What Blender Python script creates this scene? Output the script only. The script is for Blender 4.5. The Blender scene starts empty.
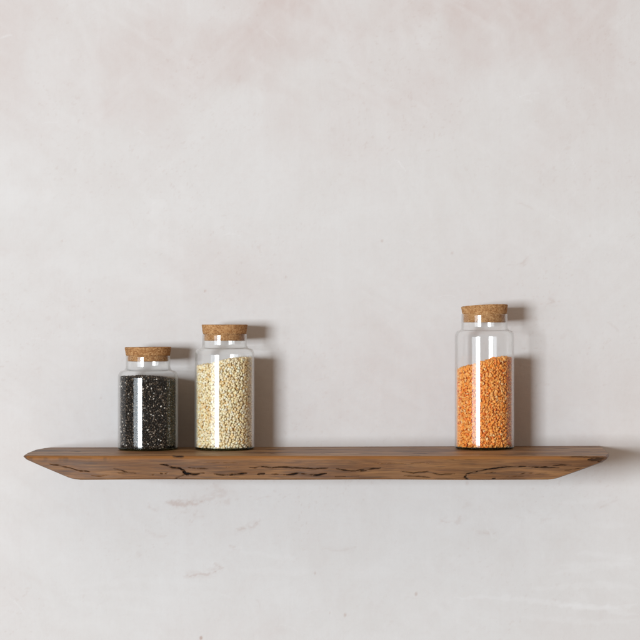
import bpy, bmesh, math
import numpy as np

S = 0.00125            # metres per unit (a unit is a photo pixel at the jars' depth)
F = 2160.0             # focal length in photo pixels
DW = 2200.0            # camera to wall, units
Z0 = 1.45              # camera height in metres
rng = np.random.default_rng(7)
scene = bpy.context.scene
col = scene.collection

# ------------------------------------------------------------------ helpers
def smooth(t):
    t = np.clip(t, 0, 1)
    return t * t * (3 - 2 * t)

_tabs = {}
def vnoise(x, y, seed=0):
    """2D value noise in 0..1"""
    if seed not in _tabs:
        _tabs[seed] = np.random.default_rng(1000 + seed).random((256, 256))
    T = _tabs[seed]
    xi = np.floor(x).astype(int); yi = np.floor(y).astype(int)
    fx = smooth(x - xi); fy = smooth(y - yi)
    a = T[xi & 255, yi & 255]; b = T[(xi + 1) & 255, yi & 255]
    c = T[xi & 255, (yi + 1) & 255]; d = T[(xi + 1) & 255, (yi + 1) & 255]
    return (a * (1 - fx) + b * fx) * (1 - fy) + (c * (1 - fx) + d * fx) * fy

def fbm(x, y, seed=0, octaves=4):
    s = 0; amp = 0.5; tot = 0
    for o in range(octaves):
        s = s + amp * vnoise(x * 2 ** o, y * 2 ** o, seed + o)
        tot += amp; amp *= 0.5
    return s / tot

def mesh_obj(name, verts, faces, mat, parent=None, smooth_shade=True, attrs=None, mat_idx=None):
    """verts (n,3) in metres, faces a list of int arrays (m,k), linked as one object"""
    me = bpy.data.meshes.new(name)
    verts = np.asarray(verts, dtype=np.float32)
    me.vertices.add(len(verts))
    me.vertices.foreach_set('co', verts.ravel())
    loops = np.concatenate([np.asarray(f, dtype=np.int32).ravel() for f in faces])
    sizes = np.concatenate([np.full(len(f), np.asarray(f).shape[1], dtype=np.int32) for f in faces])
    starts = np.concatenate([[0], np.cumsum(sizes)[:-1]]).astype(np.int32)
    me.loops.add(len(loops))
    me.loops.foreach_set('vertex_index', loops)
    me.polygons.add(len(sizes))
    me.polygons.foreach_set('loop_start', starts)
    me.update(calc_edges=True)
    me.validate()
    me.polygons.foreach_set('use_smooth', np.full(len(me.polygons), smooth_shade))
    for m in (mat if isinstance(mat, (list, tuple)) else [mat]):
        me.materials.append(m)
    if mat_idx is not None:
        me.polygons.foreach_set('material_index', np.asarray(mat_idx, dtype=np.int32))
    for an, arr in (attrs or {}).items():
        a = me.color_attributes.new(an, 'FLOAT_COLOR', 'POINT')
        c = np.ones((len(verts), 4), dtype=np.float32)
        arr = np.asarray(arr, dtype=np.float32)
        c[:, :arr.shape[1]] = arr
        a.data.foreach_set('color', c.ravel())
    o = bpy.data.objects.new(name, me)
    col.objects.link(o)
    if parent is not None:
        o.parent = parent
    return o

def grid_faces(nu, nv, base=0, flip=False):
    i = np.arange(nu - 1)[:, None]; j = np.arange(nv - 1)[None, :]
    a = base + i * nv + j
    q = np.stack([a, a + nv, a + nv + 1, a + 1], -1).reshape(-1, 4)
    return q[:, ::-1] if flip else q

def lathe(profile, n=128, wob=None):
    """profile [(r,z)...] from the axis outside to the axis; a closed surface of revolution (units)"""
    P = np.array(profile, dtype=float)
    th = np.arange(n) * 2 * math.pi / n
    v = np.stack([P[:, 0][:, None] * np.cos(th)[None], P[:, 0][:, None] * np.sin(th)[None],
                  np.repeat(P[:, 1][:, None], n, 1)], -1)
    m = len(P)
    i = np.arange(m - 1)[:, None]; j = np.arange(n)[None]; jn = (j + 1) % n
    q = np.stack([i * n + j, i * n + jn, (i + 1) * n + jn, (i + 1) * n + j], -1).reshape(-1, 4)
    return v.reshape(-1, 3), q

def arc(cx, cz, r, a0, a1, n):
    return [(cx + r * math.cos(math.radians(a0 + (a1 - a0) * k / n)),
             cz + r * math.sin(math.radians(a0 + (a1 - a0) * k / n))) for k in range(n + 1)]

# ------------------------------------------------------------------ node helpers
class NT:
    def __init__(self, name):
        self.m = bpy.data.materials.new(name); self.m.use_nodes = True
        self.t = self.m.node_tree; self.t.nodes.clear()
        self.out = self.n('ShaderNodeOutputMaterial')
    def n(self, typ, **kw):
        nd = self.t.nodes.new(typ)
        for k, v in kw.items(): setattr(nd, k, v)
        return nd
    def set(self, sock, v):
        if isinstance(v, bpy.types.NodeSocket): self.t.links.new(v, sock)
        elif v is not None: sock.default_value = v
    def math(self, op, a, b=None, clamp=False):
        nd = self.n('ShaderNodeMath', operation=op, use_clamp=clamp)
        self.set(nd.inputs[0], a)
        if b is not None: self.set(nd.inputs[1], b)
        return nd.outputs[0]
    def mix(self, f, a, b, blend='MIX'):
        nd = self.n('ShaderNodeMix', data_type='RGBA', blend_type=blend)
        self.set(nd.inputs['Factor'], f); self.set(nd.inputs['A'], a); self.set(nd.inputs['B'], b)
        # colour sockets are the RGBA pair
        return nd
    def mixc(self, f, a, b, blend='MIX'):
        nd = self.n('ShaderNodeMix', data_type='RGBA', blend_type=blend)
        self.set(nd.inputs[0], f); self.set(nd.inputs[6], a); self.set(nd.inputs[7], b)
        return nd.outputs[2]
    def ramp(self, f, stops):
        nd = self.n('ShaderNodeValToRGB'); e = nd.color_ramp.elements
        while len(e) < len(stops): e.new(0.5)
        for k, (p, c) in enumerate(stops):
            e[k].position = p; e[k].color = (*c, 1) if len(c) == 3 else c
        self.set(nd.inputs[0], f); return nd.outputs[0]
    def coords(self, scale=(1, 1, 1), own=False):
        tc = self.n('ShaderNodeTexCoord'); mp = self.n('ShaderNodeMapping')
        if own:
            oi = self.n('ShaderNodeObjectInfo')
            self.t.links.new(self.math('MULTIPLY', oi.outputs['Random'], 7.0), mp.inputs['Location'])
        mp.inputs['Scale'].default_value = scale
        self.t.links.new(tc.outputs['Object'], mp.inputs['Vector'])
        return mp.outputs[0]
    def noise(self, vec, scale, detail=4, rough=0.55, dist=0.0):
        nd = self.n('ShaderNodeTexNoise')
        self.set(nd.inputs['Vector'], vec); nd.inputs['Scale'].default_value = scale
        nd.inputs['Detail'].default_value = detail; nd.inputs['Roughness'].default_value = rough
        nd.inputs['Distortion'].default_value = dist
        return nd.outputs['Fac']
    def attr(self, name):
        nd = self.n('ShaderNodeAttribute', attribute_name=name); return nd.outputs['Color']
    def sep(self, c):
        nd = self.n('ShaderNodeSeparateColor'); self.set(nd.inputs[0], c); return nd.outputs
    def bump(self, h, strength, dist, normal=None):
        nd = self.n('ShaderNodeBump'); nd.inputs['Strength'].default_value = strength
        nd.inputs['Distance'].default_value = dist; self.set(nd.inputs['Height'], h)
        if normal is not None: self.set(nd.inputs['Normal'], normal)
        return nd.outputs[0]
    def bsdf(self, color, rough, normal=None, spec=0.5, **kw):
        nd = self.n('ShaderNodeBsdfPrincipled')
        self.set(nd.inputs['Base Color'], color); self.set(nd.inputs['Roughness'], rough)
        nd.inputs['Specular IOR Level'].default_value = spec
        if normal is not None: self.set(nd.inputs['Normal'], normal)
        for k, v in kw.items(): nd.inputs[k.replace('_', ' ')].default_value = v
        self.t.links.new(nd.outputs[0], self.out.inputs[0]); return nd

def C4(*c): return (*c, 1.0)

# ------------------------------------------------------------------ materials
def mat_wall():
    k = NT('limewashed_plaster')
    pink, brown, light = k.sep(k.attr('marks'))[:3]
    v = k.coords()
    n1 = k.noise(v, 9, 5, 0.6, 0.4)
    n2 = k.noise(k.coords((14, 14, 5)), 3.0, 5, 0.6, 0.5)
    n3 = k.noise(k.coords((7, 7, 30)), 2.0, 4, 0.6, 0.6)
    c = k.ramp(n1, [(0.25, (0.708, 0.693, 0.677)), (0.5, (0.726, 0.717, 0.706)), (0.8, (0.742, 0.737, 0.730))])
    c = k.mixc(k.math('MULTIPLY', k.math('SUBTRACT', n2, 0.45, True), 0.35), c, C4(0.78, 0.778, 0.772))
    c = k.mixc(k.math('MULTIPLY', k.math('SUBTRACT', n3, 0.5, True), 0.35), c, C4(0.66, 0.63, 0.61))
    c = k.mixc(pink, c, C4(0.63, 0.54, 0.512))
    c = k.mixc(brown, c, C4(0.42, 0.255, 0.19))
    c = k.mixc(light, c, C4(0.80, 0.80, 0.798))
    c = k.mixc(1.0, c, C4(0.805, 0.788, 0.794), 'MULTIPLY')
    h = k.math('ADD', k.math('MULTIPLY', k.noise(v, 26, 5, 0.6, 0.5), 0.6), k.math('MULTIPLY', n3, 0.5))
    h = k.math('ADD', h, k.math('MULTIPLY', light, 0.3))
    h = k.math('ADD', h, k.math('MULTIPLY', k.noise(v, 320, 3, 0.6), 0.08))
    h = k.math('ADD', h, k.math('MULTIPLY', k.noise(k.coords((1, 1, .35)), 170, 4, 0.65), 0.16))
    b = k.bump(h, 0.36, 0.0022)
    k.bsdf(c, 0.75, b, 0.25)
    return k.m

def mat_wood():
    k = NT('oiled_oak')
    crack, tone, edge = k.sep(k.attr('grain'))[:3]
    v1 = k.coords((3.2, 22, 34)); v2 = k.coords((5, 90, 130)); v3 = k.coords((14, 30, 420))
    n1 = k.noise(v1, 1.6, 5, 0.6, 1.6)
    n2 = k.noise(v2, 2.0, 4, 0.65, 0.6)
    n3 = k.noise(v3, 1.6, 3, 0.6, 0.3)
    w = k.math('ADD', k.math('MULTIPLY', n1, 0.55), k.math('MULTIPLY', n2, 0.45))
    c = k.ramp(w, [(0.34, (0.060, 0.0215, 0.0062)), (0.44, (0.121, 0.0485, 0.0155)),
                   (0.54, (0.178, 0.077, 0.0255)), (0.66, (0.245, 0.115, 0.040))])
    c = k.mixc(k.math('MULTIPLY', k.math('SUBTRACT', n3, 0.50, True), 3.0, True), c, C4(0.070, 0.037, 0.019))
    n4 = k.noise(k.coords((45, 160, 1100)), 1.0, 3, 0.6)
    c = k.mixc(k.math('MULTIPLY', k.math('SUBTRACT', n4, 0.52, True), 4.5, True), c, C4(0.085, 0.036, 0.013))
    n5 = k.noise(k.coords((9, 60, 200)), 1.0, 3, 0.6, 0.8)
    c = k.mixc(k.math('MULTIPLY', k.math('SUBTRACT', n5, 0.52, True), 2.2, True), c, C4(0.265, 0.132, 0.050))
    c = k.mixc(k.math('MULTIPLY', edge, 0.55), c, C4(0.32, 0.130, 0.032))
    baked_light = k.sep(k.attr('baked_light'))[0]
    c = k.mixc(baked_light, c, C4(0.40, 0.235, 0.112))  # paler colour painted in for light on the top face
    c = k.mixc(tone, c, C4(0.060, 0.029, 0.015))
    c = k.mixc(crack, c, C4(0.010, 0.0085, 0.009))
    h = k.math('ADD', k.math('MULTIPLY', n2, 0.6), k.math('MULTIPLY', n3, 0.5))
    b = k.bump(h, 0.35, 0.0008)
    r = k.math('ADD', 0.36, k.math('MULTIPLY', n2, 0.24))
    nd = k.bsdf(c, r, b, 0.45)
    k.set(nd.inputs['Specular IOR Level'], k.math('MULTIPLY', k.math('SUBTRACT', 1.0, crack), 0.22))
    return k.m

def mat_cork():
    k = NT('agglomerated_cork')
    v = k.coords(own=True)
    vo = k.n('ShaderNodeTexVoronoi'); vo.inputs['Scale'].default_value = 470
    k.set(vo.inputs['Vector'], k.coords((1, 1, 1.25), True))
    cell = k.sep(vo.outputs['Color'])[0]
    n = k.noise(v, 620, 4, 0.65); n2 = k.noise(v, 190, 4, 0.7, 0.8)
    c = k.ramp(cell, [(0.0, (0.32, 0.150, 0.055)), (0.4, (0.43, 0.220, 0.088)), (1.0, (0.56, 0.325, 0.150))])
    c = k.mixc(k.math('MULTIPLY', k.math('SUBTRACT', n, 0.56, True), 4.5, True), c, C4(0.15, 0.058, 0.022))
    c = k.mixc(k.math('MULTIPLY', k.math('SUBTRACT', n2, 0.58, True), 6.0, True), c, C4(0.085, 0.035, 0.016))
    oi = k.n('ShaderNodeObjectInfo')
    c = k.mixc(oi.outputs['Random'], c, k.mixc(1.0, c, C4(0.80, 0.76, 0.74), 'MULTIPLY'))
    vb = k.n('ShaderNodeTexVoronoi', feature='DISTANCE_TO_EDGE'); vb.inputs['Scale'].default_value = 470
    k.set(vb.inputs['Vector'], k.coords((1, 1, 1.25), True))
    h = k.math('ADD', k.math('MINIMUM', k.math('MULTIPLY', vb.outputs[0], 4.0), 1.0), k.math('MULTIPLY', n, -0.8))
    k.bsdf(c, 0.85, k.bump(h, 0.6, 0.0006), 0.2)
    return k.m

def mat_glass():
    k = NT('clear_thin_glass')
    lw = k.n('ShaderNodeLayerWeight'); lw.inputs['Blend'].default_value = 0.5
    f = lw.outputs['Facing']
    f5 = k.math('POWER', f, 5.6)
    fres = k.math('ADD', 0.025, k.math('MULTIPLY', f5, 0.9), True)
    tr = k.n('ShaderNodeBsdfTransparent')
    k.set(tr.inputs[0], k.mixc(k.math('POWER', f, 4.0), C4(0.997, 0.998, 0.997), C4(0.93, 0.945, 0.94)))
    gl = k.n('ShaderNodeBsdfGlossy'); gl.inputs['Roughness'].default_value = 0.075
    gl.inputs['Color'].default_value = C4(1, 1, 1)
    nb = k.bump(k.noise(k.coords((1, 1, 0.35)), 30, 2, 0.5), 0.02, 0.002)
    k.set(gl.inputs['Normal'], nb)
    mx = k.n('ShaderNodeMixShader'); k.set(mx.inputs[0], fres)
    k.t.links.new(tr.outputs[0], mx.inputs[1]); k.t.links.new(gl.outputs[0], mx.inputs[2])
    g2 = k.n('ShaderNodeBsdfGlossy'); g2.inputs['Roughness'].default_value = 0.5
    mr = k.n('ShaderNodeMapRange', interpolation_type='SMOOTHSTEP'); k.set(mr.inputs[0], f)
    mr.inputs[1].default_value = 0.56; mr.inputs[2].default_value = 0.80
    m2 = k.n('ShaderNodeMixShader'); k.set(m2.inputs[0], k.math('MULTIPLY', mr.outputs[0], 0.50))
    k.t.links.new(mx.outputs[0], m2.inputs[1]); k.t.links.new(g2.outputs[0], m2.inputs[2])
    k.t.links.new(m2.outputs[0], k.out.inputs[0])
    return k.m

def mat_base_glass():
    k = NT('thick_green_base_glass')
    g = k.n('ShaderNodeBsdfGlass'); g.inputs['IOR'].default_value = 1.5
    g.inputs['Color'].default_value = C4(0.80, 0.86, 0.82); g.inputs['Roughness'].default_value = 0.03
    k.t.links.new(g.outputs[0], k.out.inputs[0])
    return k.m

def mat_grain(name, rough, spec, coat=0.0, sss=0.0):
    k = NT(name)
    c = k.attr('tint')
    n = k.noise(k.coords(), 900, 3, 0.6)
    c = k.mixc(k.math('MULTIPLY', n, 0.35), c, k.mixc(1.0, c, C4(0.55, 0.5, 0.45), 'MULTIPLY'))
    nd = k.bsdf(c, rough, None, spec)
    if sss:
        tl = k.n('ShaderNodeBsdfTranslucent'); k.set(tl.inputs[0], c)
        mx = k.n('ShaderNodeMixShader'); mx.inputs[0].default_value = sss
        k.t.links.new(nd.outputs[0], mx.inputs[1]); k.t.links.new(tl.outputs[0], mx.inputs[2])
        k.t.links.new(mx.outputs[0], k.out.inputs[0])
    return k.m

M_WALL = mat_wall(); M_WOOD = mat_wood(); M_CORK = mat_cork(); M_GLASS = mat_glass(); M_BASE = mat_base_glass()

# ------------------------------------------------------------------ polyline fields
def seg_field(px, py, pts, width, taper=True, jag=0.0, seed=0):
    """mask 0..1 of a stroke of half-width `width` through pts, thin at its ends"""
    pts = np.array(pts, float)
    L = np.concatenate([[0], np.cumsum(np.hypot(*np.diff(pts, axis=0).T))])
    out = np.zeros(px.shape)
    x0, y0 = pts.min(0) - 4 * width - 2; x1, y1 = pts.max(0) + 4 * width + 2
    sel = (px >= x0) & (px <= x1) & (py >= y0) & (py <= y1)
    if not sel.any(): return out
    X = px[sel]; Y = py[sel]
    if jag:
        X = X + (fbm(X * 0.12, Y * 0.25, seed, 3) - 0.5) * 2.2 * jag
        Y = Y + (fbm(X * 0.13 + 50, Y * 0.22, seed + 3, 3) - 0.5) * 2 * jag
    best = np.full(X.shape, 1e9); bt = np.zeros(X.shape)
    for k in range(len(pts) - 1):
        a, b = pts[k], pts[k + 1]; d = b - a; l2 = d @ d + 1e-9
        t = np.clip(((X - a[0]) * d[0] + (Y - a[1]) * d[1]) / l2, 0, 1)
        dist = np.hypot(X - a[0] - t * d[0], Y - a[1] - t * d[1])
        s = (L[k] + t * math.sqrt(l2)) / L[-1]
        up = dist < best
        best = np.where(up, dist, best); bt = np.where(up, s, bt)
    w = width * (np.clip(1.6 * np.sqrt(np.clip(np.minimum(bt, 1 - bt) * 2.2, 0, 1)), 0.15, 1) if taper else 1.0)
    w = w * (0.35 + 1.3 * fbm(X * 0.16, Y * 0.3, seed + 9, 3))
    out[sel] = smooth(1.5 - best / np.maximum(w, 0.05))
    return out

# ------------------------------------------------------------------ WALL
def build_wall():
    def axis(lo, hi, a, b, step):
        return np.concatenate([np.linspace(lo, a, 14, endpoint=False), np.arange(a, b, step), np.linspace(b, hi, 14)])
    xs = axis(-1400, 1400, -335, 335, 1.25); zs = axis(-1150, 1100, -335, 335, 1.25)
    X, Z = np.meshgrid(xs, zs, indexing='ij')
    px = 320 + X * F / DW; py = 320 - Z * F / DW     # the spot in photo pixels, used as wall coordinates
    pink = np.zeros(X.shape); brown = np.zeros(X.shape); light = np.zeros(X.shape)
    # broad washed-out pink and clay patches
    n = fbm(px / 120 + 3, py / 90 + 8, 11, 5); n2 = fbm(px / 40, py / 55, 17, 4)
    pink += 0.20 * smooth((n - 0.50) * 3) * (0.4 + 0.6 * n2)
    top = smooth((230 - py) / 240)
    pink += 0.16 * np.exp(-((py - 400) / 105.0) ** 2) * (0.6 + 0.8 * fbm(px / 60, py / 50, 19, 3))
    pink += top * (0.16 + 0.22 * smooth((n2 - 0.35) * 3))
    for (cx, cy, rx, ry, a) in [(228, 60, 62, 36, .22), (300, 22, 60, 34, .30), (505, 35, 62, 42, .26), (480, 5, 80, 26, .2),
                                (120, 70, 70, 55, .12), (400, 70, 60, 40, .12), (365, 120, 90, 40, .10), (130, 112, 50, 16, .10),
                                (330, 400, 80, 40, .10), (610, 390, 40, 50, .08), (400, 360, 60, 50, .08)]:
        wx = px + 40 * (fbm(px / 30, py / 30, 23) - .5); wy = py + 40 * (fbm(px / 30, py / 30, 29) - .5)
        r = np.hypot((wx - cx) / rx, (wy - cy) / ry)
        pink += a * smooth((1.3 - r) * 1.3) * (0.30 + 1.2 * fbm(px / 18, py / 26, 31, 6))
    # vertical and horizontal brush drag
    light += 0.08 * smooth((fbm(px / 9, py / 80, 37, 5) - 0.48) * 3)
    pink += 0.02 * smooth((fbm(px / 7, py / 60, 137, 5) - 0.48) * 3) + 0.06 * smooth((fbm(px / 4, py / 3, 139, 4) - 0.5) * 4)
    light += 0.16 * smooth((fbm(px / 60, py / 26, 41, 5) - 0.50) * 3) * smooth((py - 60) / 200)
    light += 0.35 * smooth((fbm(px / 90, py / 60, 43, 3) - 0.45) * 3) * smooth((150 - px) / 220)
    for k, (an, sc, a) in enumerate([(0.55, 60, .14), (-0.75, 48, .12), (1.15, 70, .10)]):   # broad passes of the float
        u_ = px * math.cos(an) + py * math.sin(an); v_ = -px * math.sin(an) + py * math.cos(an)
        w_ = smooth((fbm(u_ / sc, v_ / 9, 171 + 6 * k, 5) - .46) * 3.2) * smooth((fbm(px / 75, py / 75, 173 + 6 * k, 3) - .40) * 4)
        light += a * w_
        pink += .35 * a * smooth((fbm(u_ / sc + 9, v_ / 7, 175 + 6 * k, 5) - .50) * 4) * smooth((fbm(px / 80 + 7, py / 80, 177 + 6 * k, 3) - .42) * 4)
    # arcs of the float across the lower right
    for k, (y0, x0, x1, a) in enumerate([(552, 575, 640, .4), (560, 560, 640, .35), (569, 548, 636, .3), (590, 530, 640, .35),
                                         (602, 455, 640, .5), (610, 560, 640, .5), (617, 520, 640, .3), (520, 590, 630, .25),
                                         (498, 560, 612, .3), (585, 70, 210, .18), (597, 60, 190, .18), (608, 66, 160, .2), (553, 230, 300, .28), (567, 240, 318, .22)]):
        xx = np.linspace(x0, x1, 9)
        pts = [(x, y0 + 5 * math.sin((x - x0) / 38.0 + k)) for x in xx]
        light += .6 * a * seg_field(px, py, pts, 2.6, jag=3.0, seed=60 + k)
    # clay-coloured smears and specks left on the plaster
    sm = [([(165, 502.5), (178, 504.5), (192, 503), (206, 499.5)], 2.2, .42), ([(147, 504), (152, 509), (158, 511)], 1.3, .22),
          ([(192, 514), (205, 516)], 1.6, .22), ([(236, 530.5), (247, 528), (262, 521)], 1.2, .36), ([(228, 547), (241, 550)], 1.0, .22),
          ([(184, 575.5), (203, 574.5), (218, 570)], 1.3, .42), ([(217, 571), (221, 567), (215, 561)], 1.3, .33),
          ([(145, 531), (158, 536), (168, 538)], 1.0, .2), ([(213, 484), (222, 494), (228, 505)], 3.2, .20), ([(206, 500), (216, 494)], 2, .2),
          ([(137, 551), (140, 557)], 2.6, .12), ([(437, 519.5), (446, 521.5), (452, 521)], .9, .34), ([(455, 526), (460, 520), (463, 514)], 2.2, .26),
          ([(475, 532), (487, 533), (497, 531)], 1.2, .16), ([(540, 520), (552, 518.5)], 1.3, .2), ([(463, 508), (470, 500)], 2.4, .10),
          ([(520, 265), (525, 262), (528, 257)], .9, .25), ([(548, 303), (556, 301)], 2.2, .24), ([(508, 266), (516, 265)], .8, .16),
          ([(232, 88), (238, 81), (242, 76)], 1.6, .12), ([(320, 548), (345, 550), (357, 547)], 1.0, .14),
          ([(570, 332), (560, 338)], 1.5, .12), ([(600, 508), (616, 500)], 1.0, .13), ([(330, 128), (338, 134)], 2, .1),
          ([(566, 150), (572, 147)], 1.2, .14), ([(465, 170), (470, 168)], 1.0, .14)]
    for k, (pts, w, a) in enumerate(sm):
        brown += .8 * a * (0.30 * seg_field(px, py, pts, w * 2.6, jag=3.5, seed=100 + k) + 0.75 * seg_field(px, py, pts, w * 1.0, jag=2.8, seed=300 + k)) * smooth((fbm(px / 4.5, py / 2.6, 47, 4) - .22) * 2.4)
    for (x, y, r, a) in [(201, 638, 1.3, .75), (416, 594, 1.3, .5), (345, 615, 1.3, .35), (205, 291, 1.0, .35), (382, 241, 1.0, .3), (315, 573, 1.0, .3),
                         (467, 480 + 3, 1.6, .2), (62, 241, 1.0, .2), (286, 277, .9, .25), (452, 253, .9, .2), (590, 236, 1, .2), (101, 398, .9, .2), (330, 613, .8, .2)]:
        brown += a * smooth(1.5 - np.hypot(px - x, (py - y) * 0.7) / r)
    brown += 0.10 * smooth((fbm(px / 2.6, py / 2.6, 53, 3) - 0.70) * 9) * (0.3 + smooth((fbm(px / 60, py / 60, 57, 3) - .45) * 4))
    hr = np.random.default_rng(5)
    for k in range(46):                                   # short hairline scratches from the float
        x0, y0, an, ln = hr.uniform(0, 640), hr.uniform(0, 640), hr.normal(0, .55), hr.uniform(5, 26)
        pts = [(x0 + ln * t * math.cos(an + .3 * t), y0 + ln * t * math.sin(an + .3 * t)) for t in (0, .35, .7, 1)]
        f_ = seg_field(px, py, pts, hr.uniform(.45, .9), jag=1.0, seed=700 + k)
        if k % 3: light += hr.uniform(.12, .35) * f_
        else: brown += hr.uniform(.05, .13) * f_
    A = np.stack([np.clip(pink, 0, .75), np.clip(brown, 0, .85), np.clip(light, 0, .8)], -1).reshape(-1, 3)
    Y = -(fbm(px / 70, py / 60, 71, 3) - 0.5) * 1.2 * smooth((900 - np.abs(X)) / 300)
    Y = np.where((np.abs(X) < 335) & (Z < -120) & (Z > -160), 0.0 * Y, Y)
    V = np.stack([X, np.zeros_like(X) , Z], -1).reshape(-1, 3) * S
    nu, nv = X.shape
    f = grid_faces(nu, nv)
    n0 = len(V)
    c = [0, (nu - 1) * nv, nu * nv - 1, nv - 1]
    back = V[c].copy(); back[:, 1] = 0.12
    V = np.concatenate([V, back]); A = np.concatenate([A, np.zeros((4, 3))])
    side = np.array([[n0 + 3, n0 + 2, n0 + 1, n0]])
    rims = [list(range(0, nu * nv, nv)) + [n0 + 1, n0], list(range((nu - 1) * nv, nu * nv)) + [n0 + 2, n0 + 1],
            list(range(nu * nv - 1, -1, -nv)) + [n0 + 3, n0 + 2], list(range(nv - 1, -1, -1)) + [n0, n0 + 3]]
    o = mesh_obj('wall', V, [f, side] + [np.array([r]) for r in rims], M_WALL, attrs={'marks': A})
    o.location = (0, 0, Z0)
    o['kind'] = 'structure'
    return o
build_wall()

# ------------------------------------------------------------------ SHELF
XL = -285.0; XR = 275.0
def dep(x):  return np.interp(x, [-290, 285], [132, 168]) + 0.8 * np.sin(x / 41.0) + 0.5 * np.sin(x / 17.0 + 1)
def ztop(x): return np.interp(x, [-290, 290], [-129.9, -128.2])
def zbot(x): return np.interp(x, [-290, -100, 290], [-152.9, -152.0, -150.3]) + 0.25 * np.sin(x / 33.0)

CR = [([(48.7, 464), (58.7, 465), (68.7, 467.7), (80, 470.6), (90, 471.5)], .75, .75),
      ([(113, 468.4), (118, 469.6), (127, 471.8)], .7, .7), ([(116, 473), (128, 472.6), (136, 472.8)], .35, .4),
      ([(160, 473.2), (163, 473.4)], .8, .5), ([(165, 473.6), (168, 473)], .8, .5), ([(152, 475), (155, 474)], .6, .3),
      ([(160, 464.6), (167, 465.2), (172.5, 467.7), (180, 468.5), (183.7, 470.6), (186, 473.5), (194, 474.5), (205, 473)], 1.15, 1.),
      ([(183, 471), (186.5, 474), (190, 473.6)], 1.7, 1.), ([(186, 474), (180, 476.5), (175, 478.8)], .6, .8),
      ([(214, 474), (222, 474.8), (231, 474.6), (248, 473.4)], .95, .95), ([(226, 475.2), (234, 474.2)], 1.1, .9),
      ([(257.5, 474.6), (261, 473.6), (265, 473.6)], .9, .9), ([(271, 474), (280, 474.6), (287, 474.4)], .5, .6),
      ([(188, 467.7), (198, 468.9), (209, 468.6)], .55, .55), ([(226, 467), (240, 467.6)], .4, .35),
      ([(248, 467.2), (255, 467.6), (261, 466.4), (272, 468), (283, 467.4), (298, 468), (313, 468.7), (329, 467.8)], .75, .85),
      ([(286, 475), (293, 474.2), (299, 473.2), (309, 475), (318, 475.2), (327, 473.2)], 1.25, 1.),
      ([(336, 469), (343, 470.2), (356, 471), (364, 469.8), (381, 468.4)], .8, .8), ([(360, 470.6), (368, 470)], 1.0, .9),
      ([(401, 471), (414, 473.3), (427, 472), (441, 474.4), (455, 473.8)], .7, .7), ([(404, 475.6), (416, 476), (432, 477.6)], .55, .6),
      ([(468.4, 479.6), (464.6, 477), (466.9, 473.9), (476, 471.6), (489, 468.9), (504, 467.3), (523, 466.6), (545, 467.5), (559, 467.8)], .85, 1.),
      ([(468.6, 479.8), (464.8, 477.2), (467, 474.6)], 1.1, .9),
      ([(484.5, 473.6), (490, 473.2), (496, 472.8)], .95, .9), ([(491.5, 479), (495.5, 478.6)], .8, .8),
      ([(520, 474), (526, 472.8), (534, 473.2)], .6, .5), ([(536, 474), (548, 472.6)], .4, .35),
      ([(552, 465.5), (561, 465.2), (572, 465.4)], .5, .7), ([(565, 470.5), (582, 468)], .4, .4),
      ([(172.5, 455.8), (177, 456.2), (184, 456.4)], 1.15, .85), ([(179, 456.6), (182, 456.6)], 1.3, .7),
      ([(56, 454.3), (64, 454.6)], .5, .6),
      ([(588, 460.0), (601, 459.2), (612, 457.8)], 2.3, .7), ([(598, 461.5), (606, 460.4)], 1.5, .5), ([(560, 456.6), (585, 457.2), (602, 457.6)], .8, .55),
      ([(445, 459), (470, 459.6), (492, 459)], .35, .25), ([(505, 477), (530, 476)], .35, .35), ([(92, 476), (110, 475.4)], .35, .3),
      ([(335, 476.5), (362, 476)], .35, .35), ([(375, 463), (410, 463.6), (430, 463)], .3, .25), ([(205, 462.4), (240, 462.8)], .3, .2)]

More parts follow.
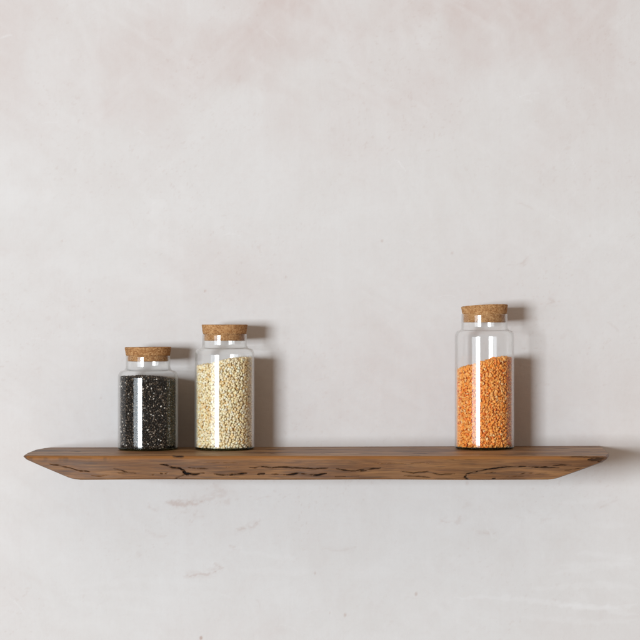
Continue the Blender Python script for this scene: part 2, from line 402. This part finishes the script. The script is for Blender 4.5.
def build_shelf():
    ny, nz, nx = 40, 78, 1900
    us = np.linspace(0, 1, nx)
    rb = 3.6                                             # rounded front arris
    def P(u, v, w):
        """u along, v depth 0 wall..1 front, w height 0 bottom..1 top -> units"""
        t = 1 - w
        ol = np.interp(t, [0, .05, .17, .40, .65, .92, .97, 1], [1.2, 0, 3, 15, 29, 44, 48, 53])
        orr = np.interp(t, [0, .05, .15, .28, .60, .93, .97, 1], [1.2, 0, .8, 5, 24, 45, 48, 53])
        xl = np.interp(v, [0, .08, .3, .7, .94, .985, 1], [-276, -280.5, -285.5, -286.5, -285.3, -284, -281.5]) + ol
        xr = np.interp(v, [0, .4, .75, .955, .985, 1], [285, 282.5, 278, 271.8, 270, 267.5]) - orr
        x = xl + (xr - xl) * u
        zt, zb = ztop(x), zbot(x)
        h = zt - zb
        z = zb + h * w
        a = np.clip((z - (zt - rb)) / rb, 0, 1)
        cut = rb * 0.9 * (1 - np.sqrt(np.clip(1 - a * a, 0, 1)))
        a2 = np.clip(((zb + 1.4) - z) / 1.4, 0, 1)
        cut = cut + 1.1 * (1 - np.sqrt(np.clip(1 - a2 * a2, 0, 1)))
        y = -0.25 - v * (dep(x) - 0.25 - cut)
        return x, y, z
    vs, ws = np.linspace(0, 1, ny), 1 - (np.linspace(0, 1, nz)) ** 1.25
    V = []; Fc = []; A = []; BL = []; base = 0
    def add(x, y, z, flip, kind):
        nonlocal base
        cr = np.zeros(x.shape); baked_light = np.zeros(x.shape); tone = np.zeros(x.shape); edge = np.zeros(x.shape)
        D = DW + y; px = 320 + x * F / D; py = 320 - z * F / D
        if kind == 'front':
            for k, (pts, wd, a) in enumerate(CR):
                cr = np.maximum(cr, a * seg_field(px, py, pts, wd * .50, jag=0.75, seed=200 + 4 * k) * (0.12 + 0.88 * smooth((fbm(px / 6, py / 2.2, 77, 4) - .30) * 4.2)))
            # halo of darker grain hugging the cracks
            for k, (pts, wd, a) in enumerate(CR):
                tone = np.maximum(tone, 0.55 * a * seg_field(px, py, pts, wd * 1.5, jag=0.9, seed=500 + 3 * k))
            fine = fbm(px / 26, py * 1.1, 81, 4)
            tone = np.maximum(tone, 0.5 * smooth((fine - 0.60) * 6) * smooth((py - 459) / 3))
            # ripple figure under the arris on the left
            rip = smooth((fbm(px / 5.0, py / 9, 87, 2) - .5) * 4) * smooth((150 - px) / 60) * smooth((464 - py) / 3) * smooth((py - 456.5) / 1.5)
            tone = np.maximum(tone, 0.45 * rip)
            edge = smooth((463 - py) / 5) * (0.45 + 0.8 * fbm(px / 40, py / 4, 91, 3)) * smooth((600 - px) / 40)
            y = y + 1.6 * np.clip(cr, 0, 1) - 0.5 * (fbm(px / 60, py / 14, 95, 3) - .5)
            edge = edge * (1 - 0.7 * smooth((py - 458.5) / 2.0))
        if kind == 'top':
            dpt = -y
            fine = fbm(x / 55, dpt / 3.2, 83, 4); f2 = fbm(x / 90 + 9, dpt / 9, 85, 3)
            tone = 0.75 * smooth((fine - 0.54) * 6) + 0.2 * smooth((f2 - .5) * 4)
            cr = 0.75 * smooth((fbm(x / 48 + 30, dpt / 2.2, 89, 3) - 0.73) * 14)
            edge = 0.45 * smooth((fbm(x / 70 + 19, dpt / 5, 97, 3) - .42) * 5)
            baked_light = 0.25 + 0.55 * smooth((fbm(x / 80 + 5, dpt / 7, 99, 4) - .35) * 3.5)  # overhead light painted into the top's colour, broken up in streaks
        BL.append(baked_light.reshape(-1, 1) * np.ones((1, 3)))
        V.append(np.stack([x, y, z], -1).reshape(-1, 3)); nu, nv = x.shape
        Fc.append(grid_faces(nu, nv, base, flip)); base += nu * nv
        A.append(np.stack([np.clip(cr, 0, 1), np.clip(tone, 0, .9), np.clip(edge, 0, 1)], -1).reshape(-1, 3))
    def G(a, b): return np.meshgrid(a, b, indexing='ij')
    U, W = G(us, ws); add(*P(U, np.ones_like(U), W), True, 'front')
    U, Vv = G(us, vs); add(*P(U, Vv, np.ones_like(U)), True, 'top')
    U, Vv = G(us[::20], vs[::3]); add(*P(U, Vv, np.zeros_like(U)), False, 'bottom')
    U, W = G(us[::20], ws[::11]); add(*P(U, np.zeros_like(U), W), False, 'back')
    Vv, W = G(vs, ws); add(*P(np.zeros_like(Vv), Vv, W), False, 'end')
    Vv, W = G(vs, ws); add(*P(np.ones_like(Vv), Vv, W), True, 'end')
    o = mesh_obj('floating_shelf', np.concatenate(V) * S, Fc, M_WOOD, attrs={'grain': np.concatenate(A), 'baked_light': np.concatenate(BL)})
    o.location = (0, 0, Z0)
    o['label'] = 'long brown oak shelf with cracked front edge and slanted ends, fixed to the plaster wall'
    o['category'] = 'shelf'
    return o
build_shelf()

# ------------------------------------------------------------------ grains
def ico(sub):
    bm = bmesh.new(); bmesh.ops.create_icosphere(bm, subdivisions=sub, radius=1.0)
    v = np.array([w.co[:] for w in bm.verts]); f = np.array([[w.index for w in q.verts] for q in bm.faces]); bm.free()
    return v, f

def rand_rot(n, tilt=None):
    q = rng.normal(size=(n, 4)); q /= np.linalg.norm(q, axis=1)[:, None]
    w, x, y, z = q.T
    return np.stack([1 - 2 * (y * y + z * z), 2 * (x * y - z * w), 2 * (x * z + y * w),
                     2 * (x * y + z * w), 1 - 2 * (x * x + z * z), 2 * (y * z - x * w),
                     2 * (x * z - y * w), 2 * (y * z + x * w), 1 - 2 * (x * x + y * y)], -1).reshape(n, 3, 3)

def grain_fill(name, R, z0, hfun, g, shape, colours, weights, mat, parent_loc, sub=2, cup=0.0, core=(0.2, 0.15, 0.1), layers=3, vary=(.86, 1.10)):
    """loose grains packed against the inside of a jar of inner radius R, from z0 up to hfun(x,y)"""
    P = []
    for L in range(layers):
        r = R - g * (0.50 + 0.62 * L)
        nt = int(2 * math.pi * r / (g * 0.93)); hmax = hfun.max_h
        nzr = int((hmax - z0) / (g * 0.84))
        it, iz = np.meshgrid(np.arange(nt), np.arange(nzr + 1), indexing='ij')
        th = (it + 0.5 * (iz % 2) + rng.uniform(-.42, .42, it.shape)) * 2 * math.pi / nt + 0.7 * L
        z = z0 + g * 0.45 + iz * g * 0.84 + rng.uniform(-.38, .38, it.shape) * g
        rr = r + rng.uniform(-.22, .08, it.shape) * g
        x, y = rr * np.cos(th), rr * np.sin(th)
        ok = (z < hfun(x, y) - 0.25 * g) & (z > z0 + .3 * g)
        P.append(np.stack([x, y, z], -1)[ok])
    for L in range(2):
        a = np.arange(-R, R, g * 0.88)
        x, y = np.meshgrid(a, a); x = x + rng.uniform(-.4, .4, x.shape) * g; y = y + rng.uniform(-.4, .4, x.shape) * g
        ok = np.hypot(x, y) < R - 0.55 * g
        x, y = x[ok], y[ok]
        z = hfun(x, y) - g * (0.35 + 0.6 * L) + rng.uniform(-.3, .3, x.shape) * g
        P.append(np.stack([x, y, z], -1))
    P = np.concatenate(P); n = len(P)
    tv, tf = ico(sub)
    if cup: tv = np.stack([tv[:, 0], tv[:, 1], np.where(tv[:, 2] < 0, tv[:, 2] * (1 - cup), tv[:, 2])], -1)
    tv = tv * np.array(shape) * g * 0.5
    sz = rng.uniform(.84, 1.14, (n, 1, 1)); asp = rng.uniform(.9, 1.1, (n, 1, 3))
    pts = np.einsum('nij,nkj->nki', rand_rot(n), tv[None] * sz * asp) + P[:, None]
    # keep every grain inside the glass
    rad = np.hypot(pts[..., 0], pts[..., 1]); lim = R - 0.05
    k = np.where(rad > lim, lim / np.maximum(rad, 1e-6), 1.0)
    pts[..., 0] *= k; pts[..., 1] *= k
    pts[..., 2] = np.maximum(pts[..., 2], z0 + 0.05)
    ci = rng.choice(len(colours), n, p=weights)
    cc = np.minimum(np.array(colours)[ci] * rng.uniform(*vary, (n, 1)), 0.97)
    cv = np.repeat(cc, len(tv), axis=0)
    fv = (tf[None] + (np.arange(n) * len(tv))[:, None, None]).reshape(-1, 3)
    # the packed mass behind the outer grains
    rc = R - g * 1.2
    na, nr = 48, 8
    cv0 = []; 
    ths = np.arange(na) * 2 * math.pi / na
    base = n * len(tv)
    rows = [(0.01, 'b'), (rc, 'b')] + [(rc, 's')] + [(rc * (1 - q / nr) + .01, 's') for q in range(1, nr + 1)]
    for (r, kk) in rows:
        x, y = r * np.cos(ths), r * np.sin(ths)
        z = np.full(na, z0 + 0.3) if kk == 'b' else hfun(x, y) - g * 1.1
        cv0.append(np.stack([x, y, z], -1))
    cv0 = np.concatenate(cv0); m = len(rows)
    i = np.arange(m - 1)[:, None]; j = np.arange(na)[None]; jn = (j + 1) % na
    cq = (np.stack([i * na + j, i * na + jn, (i + 1) * na + jn, (i + 1) * na + j], -1).reshape(-1, 4)) + base
    V = np.concatenate([pts.reshape(-1, 3), cv0]) * S
    T = np.concatenate([cv, np.tile(np.array(core), (len(cv0), 1))])
    o = mesh_obj(name, V, [fv, cq], mat, attrs={'tint': T})
    o.location = parent_loc
    return o

class Heap:
    def __init__(self, xs, hs, amp, seed):
        self.xs, self.hs, self.amp, self.seed = xs, hs, amp, seed
        self.max_h = max(hs) + amp + 2
    def __call__(self, x, y):
        return np.interp(x, self.xs, self.hs) + self.amp * (fbm(x / 11 + 40, y / 11 + 40, self.seed, 3) - .5) * 2

# ------------------------------------------------------------------ JARS
WT = 1.0     # glass thickness
BT = 1.7     # base thickness
def make_jar(label, cx, y_ax, r, neck_r, rim, shoulder_lo, shoulder_hi, cork_top, cork_bot, cork_r, tilt=(0, 0), spin=0.0):
    """heights are units above the shelf top"""
    root = bpy.data.objects.new('storage_jar', None); col.objects.link(root)
    zb = float(ztop(np.array(cx))) + 0.12
    root.location = (cx * S, y_ax * S, Z0 + zb * S); root.empty_display_size = 0.02
    root['label'] = label; root['category'] = 'jar'; root['group'] = 'cork stoppered glass jars on the shelf'
    def wallprof(off):
        """outer profile pushed inward by off, from low on the body to the rim"""
        R = r - off; N = neck_r - off
        a, b = shoulder_lo, shoulder_hi
        p = [(R, 2.4), (R, 3.2), (R, 12), (R, 40), (R, a - 6), (R, a - 1.2), (R, a - .5)]
        # shoulder: quarter turn out of the body then a small turn up into the neck
        rr = min((R - N) * 0.62, (b - a) * 0.62); r2 = (R - N) - rr
        hz = b - a
        p += [(R - rr + rr * math.cos(t), a + (hz * .62) * math.sin(t)) for t in np.linspace(0, math.pi / 2, 14)]
        p += [(N + r2 - r2 * math.sin(t), b - hz * .38 * math.cos(t) + 0.0) for t in np.linspace(0, math.pi / 2, 10)][0:]
        p += [(N, b + .8), (N, b + 1.4), (N, (b + rim) / 2), (N, rim - 1.5), (N, rim - .9)]
        return p
    wo = wallprof(0); wi = wallprof(WT)
    rimarc = [(neck_r - .15, rim - .3), (neck_r - .5, rim - .05), (neck_r - WT + .5, rim - .05), (neck_r - WT + .15, rim - .3)]
    prof = wo + rimarc + wi[::-1]
    v, q = lathe(prof, 160)
    mesh_obj('glass_body', v * S, [q], M_GLASS, root)
    # thick foot of the jar: rounded outer heel, slight punt beneath
    foot = [(0.01, 0.7), (r * .72, 0.5), (r - 5.0, 0.12), (r - 3.4, 0.0), (r - 2.6, 0.06), (r - 1.2, .6), (r - .25, 1.4), (r, 2.4),
            (r - WT, 2.4), (r - WT - .6, BT), (r * .6, BT), (0.01, BT)]
    v, q = lathe(foot, 160)
    mesh_obj('glass_base', v * S, [q], M_BASE, root)
    # cork
    ri = neck_r - WT - 0.12
    cp = [(0.01, cork_bot), (ri * .6, cork_bot), (ri - .9, cork_bot), (ri - .35, cork_bot + .25), (ri, cork_bot + 1.0), (ri, rim - .5), (ri + .02, rim + .12),
          (cork_r - 1.6, rim + .12), (cork_r - 1.25, rim + .5)]
    for t in np.linspace(.1, .93, 7):
        cp.append((cork_r - 1.25 + 1.25 * t, rim + .5 + (cork_top - rim - .5) * t))
    cp += [(cork_r - .1, cork_top - .25), (cork_r - .6, cork_top), (cork_r * .8, cork_top), (cork_r * .4, cork_top), (0.01, cork_top)]
    v, q = lathe(cp, 160)
    th = np.arctan2(v[:, 1], v[:, 0])
    n = fbm(th * 9 + 60 + cx, v[:, 2] * 0.9 + 70, 131, 3) - .5
    chip = smooth((fbm(th * 7 + 20 + cx * 1.7, v[:, 2] * 0.35 + 30, 133, 3) - .60) * 9) * (v[:, 2] > cork_top - 1.0)
    k = 1 + 0.016 * n * (v[:, 2] > rim + .3) - 0.022 * chip
    v[:, 2] -= 0.5 * chip * (np.hypot(v[:, 0], v[:, 1]) > cork_r * .9)
    v[:, 0] *= k; v[:, 1] *= k
    # the cork sits a touch askew in the neck
    top = v[:, 2] > rim + 0.3
    v[top, 2] += (v[top, 0] * tilt[0] + v[top, 1] * tilt[1]) * ((v[top, 2] - rim) / (cork_top - rim))
    c = mesh_obj('cork_stopper', v * S, [q], M_CORK, root)
    return root, zb

def fill_loc(cx, y_ax, zb): return (cx * S, y_ax * S, Z0 + zb * S)
YA = -40.0
sh = lambda cx, py: -(py - 320) * (DW + YA) / F - (float(ztop(np.array(cx))) + .12)   # photo row -> height above shelf

cx = -172.0
_, zb = make_jar('short glass jar of black seeds with cork stopper, beside the jar of pale grains', cx, YA, 30.1, 22.2,
                 sh(cx, 355.6), sh(cx, 378), sh(cx, 366), sh(cx, 347), sh(cx, 361.3), 23.3, (0.006, .0))
h = Heap([-30, -8, 6, 18, 30], [sh(cx, p) for p in (376.4, 376, 376.8, 378.6, 380.5)], .5, 141)
g = grain_fill('black_seeds', 30.1 - WT, BT + .1, h, 2.0, (1.25, .82, .72),
               [(.006, .0055, .005), (.014, .012, .010), (.085, .060, .042), (.26, .21, .165), (.62, .58, .53)], [.43, .24, .21, .09, .03],
               mat_grain('dark_seed', .36, .3), fill_loc(cx, YA, zb), sub=1, core=(.008, .007, .006), vary=(.65, 1.3))
g['label'] = 'tiny black and grey seeds filling the short jar'; g['category'] = 'seeds'; g['kind'] = 'stuff'

cx = -95.4
_, zb = make_jar('medium tall glass jar of pale yellow grains with cork stopper, second from left', cx, YA, 29.8, 22.3,
                 sh(cx, 334), sh(cx, 355), sh(cx, 344.5), sh(cx, 324.6), sh(cx, 340.6), 23.0, (0.0, .0))
h = Heap([-30, -12, 4, 30], [sh(cx, p) for p in (366.5, 363.5, 359.5, 357.2)], 1.0, 151)
g = grain_fill('pale_grains', 29.8 - WT, BT + .1, h, 2.65, (1.08, 1.02, .96),
               [(.97, .79, .48), (.97, .84, .58), (.95, .72, .38), (.97, .89, .70), (.78, .50, .20)], [.34, .30, .17, .15, .04],
               mat_grain('pale_grain', .5, .35, sss=.10), fill_loc(cx, YA, zb), sub=2, core=(.85, .62, .28))
g['label'] = 'round pale yellow grains filling the second jar from the left'; g['category'] = 'grains'; g['kind'] = 'stuff'

cx = 164.3
_, zb = make_jar('tallest glass jar, alone at the right, of orange lentils with tilted cork stopper', cx, YA - 2, 29.6, 23.0,
                 sh(cx, 314), sh(cx, 337), sh(cx, 326.5), sh(cx, 305.8), sh(cx, 322.4), 23.4, (0.045, -.05))
h = Heap([-30, -16, 0, 18, 30], [sh(cx, p) for p in (370, 366, 361.5, 357, 358)], 1.2, 161)
g = grain_fill('orange_lentils', 29.6 - WT, BT + .1, h, 2.75, (1.2, 1.18, .70),
               [(.975, .385, .075), (.975, .45, .125), (.97, .315, .045), (.97, .59, .26), (.93, .23, .03)], [.38, .30, .20, .06, .06],
               mat_grain('orange_lentil', .5, .3, sss=.06), fill_loc(cx, YA - 2, zb), sub=2, cup=.45, core=(.90, .26, .03))
g['label'] = 'split orange lentils heaped inside the tallest jar, higher on the right'; g['category'] = 'lentils'; g['kind'] = 'stuff'

# ------------------------------------------------------------------ LIGHT
def window_light(name, az, el, dist, w, h, power, colr):
    L = bpy.data.lights.new(name, 'AREA'); L.shape = 'RECTANGLE'; L.size = w; L.size_y = h
    L.energy = power; L.color = colr
    o = bpy.data.objects.new(name, L); col.objects.link(o)
    a, e = math.radians(az), math.radians(el)
    tgt = np.array([0, 0, Z0 - .08])
    p = tgt + dist * np.array([-math.sin(a) * math.cos(e), -math.cos(a) * math.cos(e), math.sin(e)])
    o.location = p
    from mathutils import Vector
    o.rotation_euler = Vector(tgt - p).to_track_quat('-Z', 'Y').to_euler()
    return o
window_light('window_daylight', 28.0, 0.25, 8.0, 1.95, 1.34, 655, (.865, .95, 1.0))
window_light('curtained_window_daylight', 44, 0.25, 8.0, 2.6, 1.34, 66, (.84, .93, 1.0))

w = bpy.data.worlds.new('World'); scene.world = w; w.use_nodes = True
bg = w.node_tree.nodes['Background']
# added room fill: bright above and below, dimmed at horizon for darker glass reflections
wt = w.node_tree; tc = wt.nodes.new('ShaderNodeTexCoord'); sx = wt.nodes.new('ShaderNodeSeparateXYZ')
mr = wt.nodes.new('ShaderNodeMapRange'); rp = wt.nodes.new('ShaderNodeValToRGB')
wt.links.new(tc.outputs['Generated'], sx.inputs[0]); wt.links.new(sx.outputs[2], mr.inputs[0])
mr.inputs[1].default_value = -1; mr.inputs[2].default_value = 1
wt.links.new(mr.outputs[0], rp.inputs[0])
e = rp.color_ramp.elements
e[0].position = 0.12; e[0].color = (.50, .395, .305, 1); e[1].position = 0.88; e[1].color = (.66, .53, .425, 1)
for pos, cc in ((0.42, (.24, .19, .15)), (0.58, (.25, .20, .16))):
    q = e.new(pos); q.color = (*cc, 1)
wt.links.new(rp.outputs[0], bg.inputs[0]); bg.inputs[1].default_value = 1.02

# ------------------------------------------------------------------ CAMERA
cam = bpy.data.cameras.new('camera'); co = bpy.data.objects.new('camera', cam); col.objects.link(co)
cam.sensor_width = 36; cam.sensor_fit = 'HORIZONTAL'; cam.lens = 36 * F / 640
cam.clip_start = 0.05; cam.clip_end = 100
co.location = (0, -DW * S, Z0); co.rotation_euler = (math.radians(90), 0, 0)
scene.camera = co

scene.view_settings.view_transform = 'Standard'; scene.view_settings.look = 'None'
scene.view_settings.exposure = 0.0; scene.view_settings.gamma = 1.0
scene.render.engine = 'CYCLES'
c = scene.cycles
c.max_bounces = 14; c.diffuse_bounces = 5; c.glossy_bounces = 6; c.transmission_bounces = 10; c.transparent_max_bounces = 32
c.use_denoising = True
c.caustics_reflective = False; c.caustics_refractive = True
c.sample_clamp_indirect = 6.0
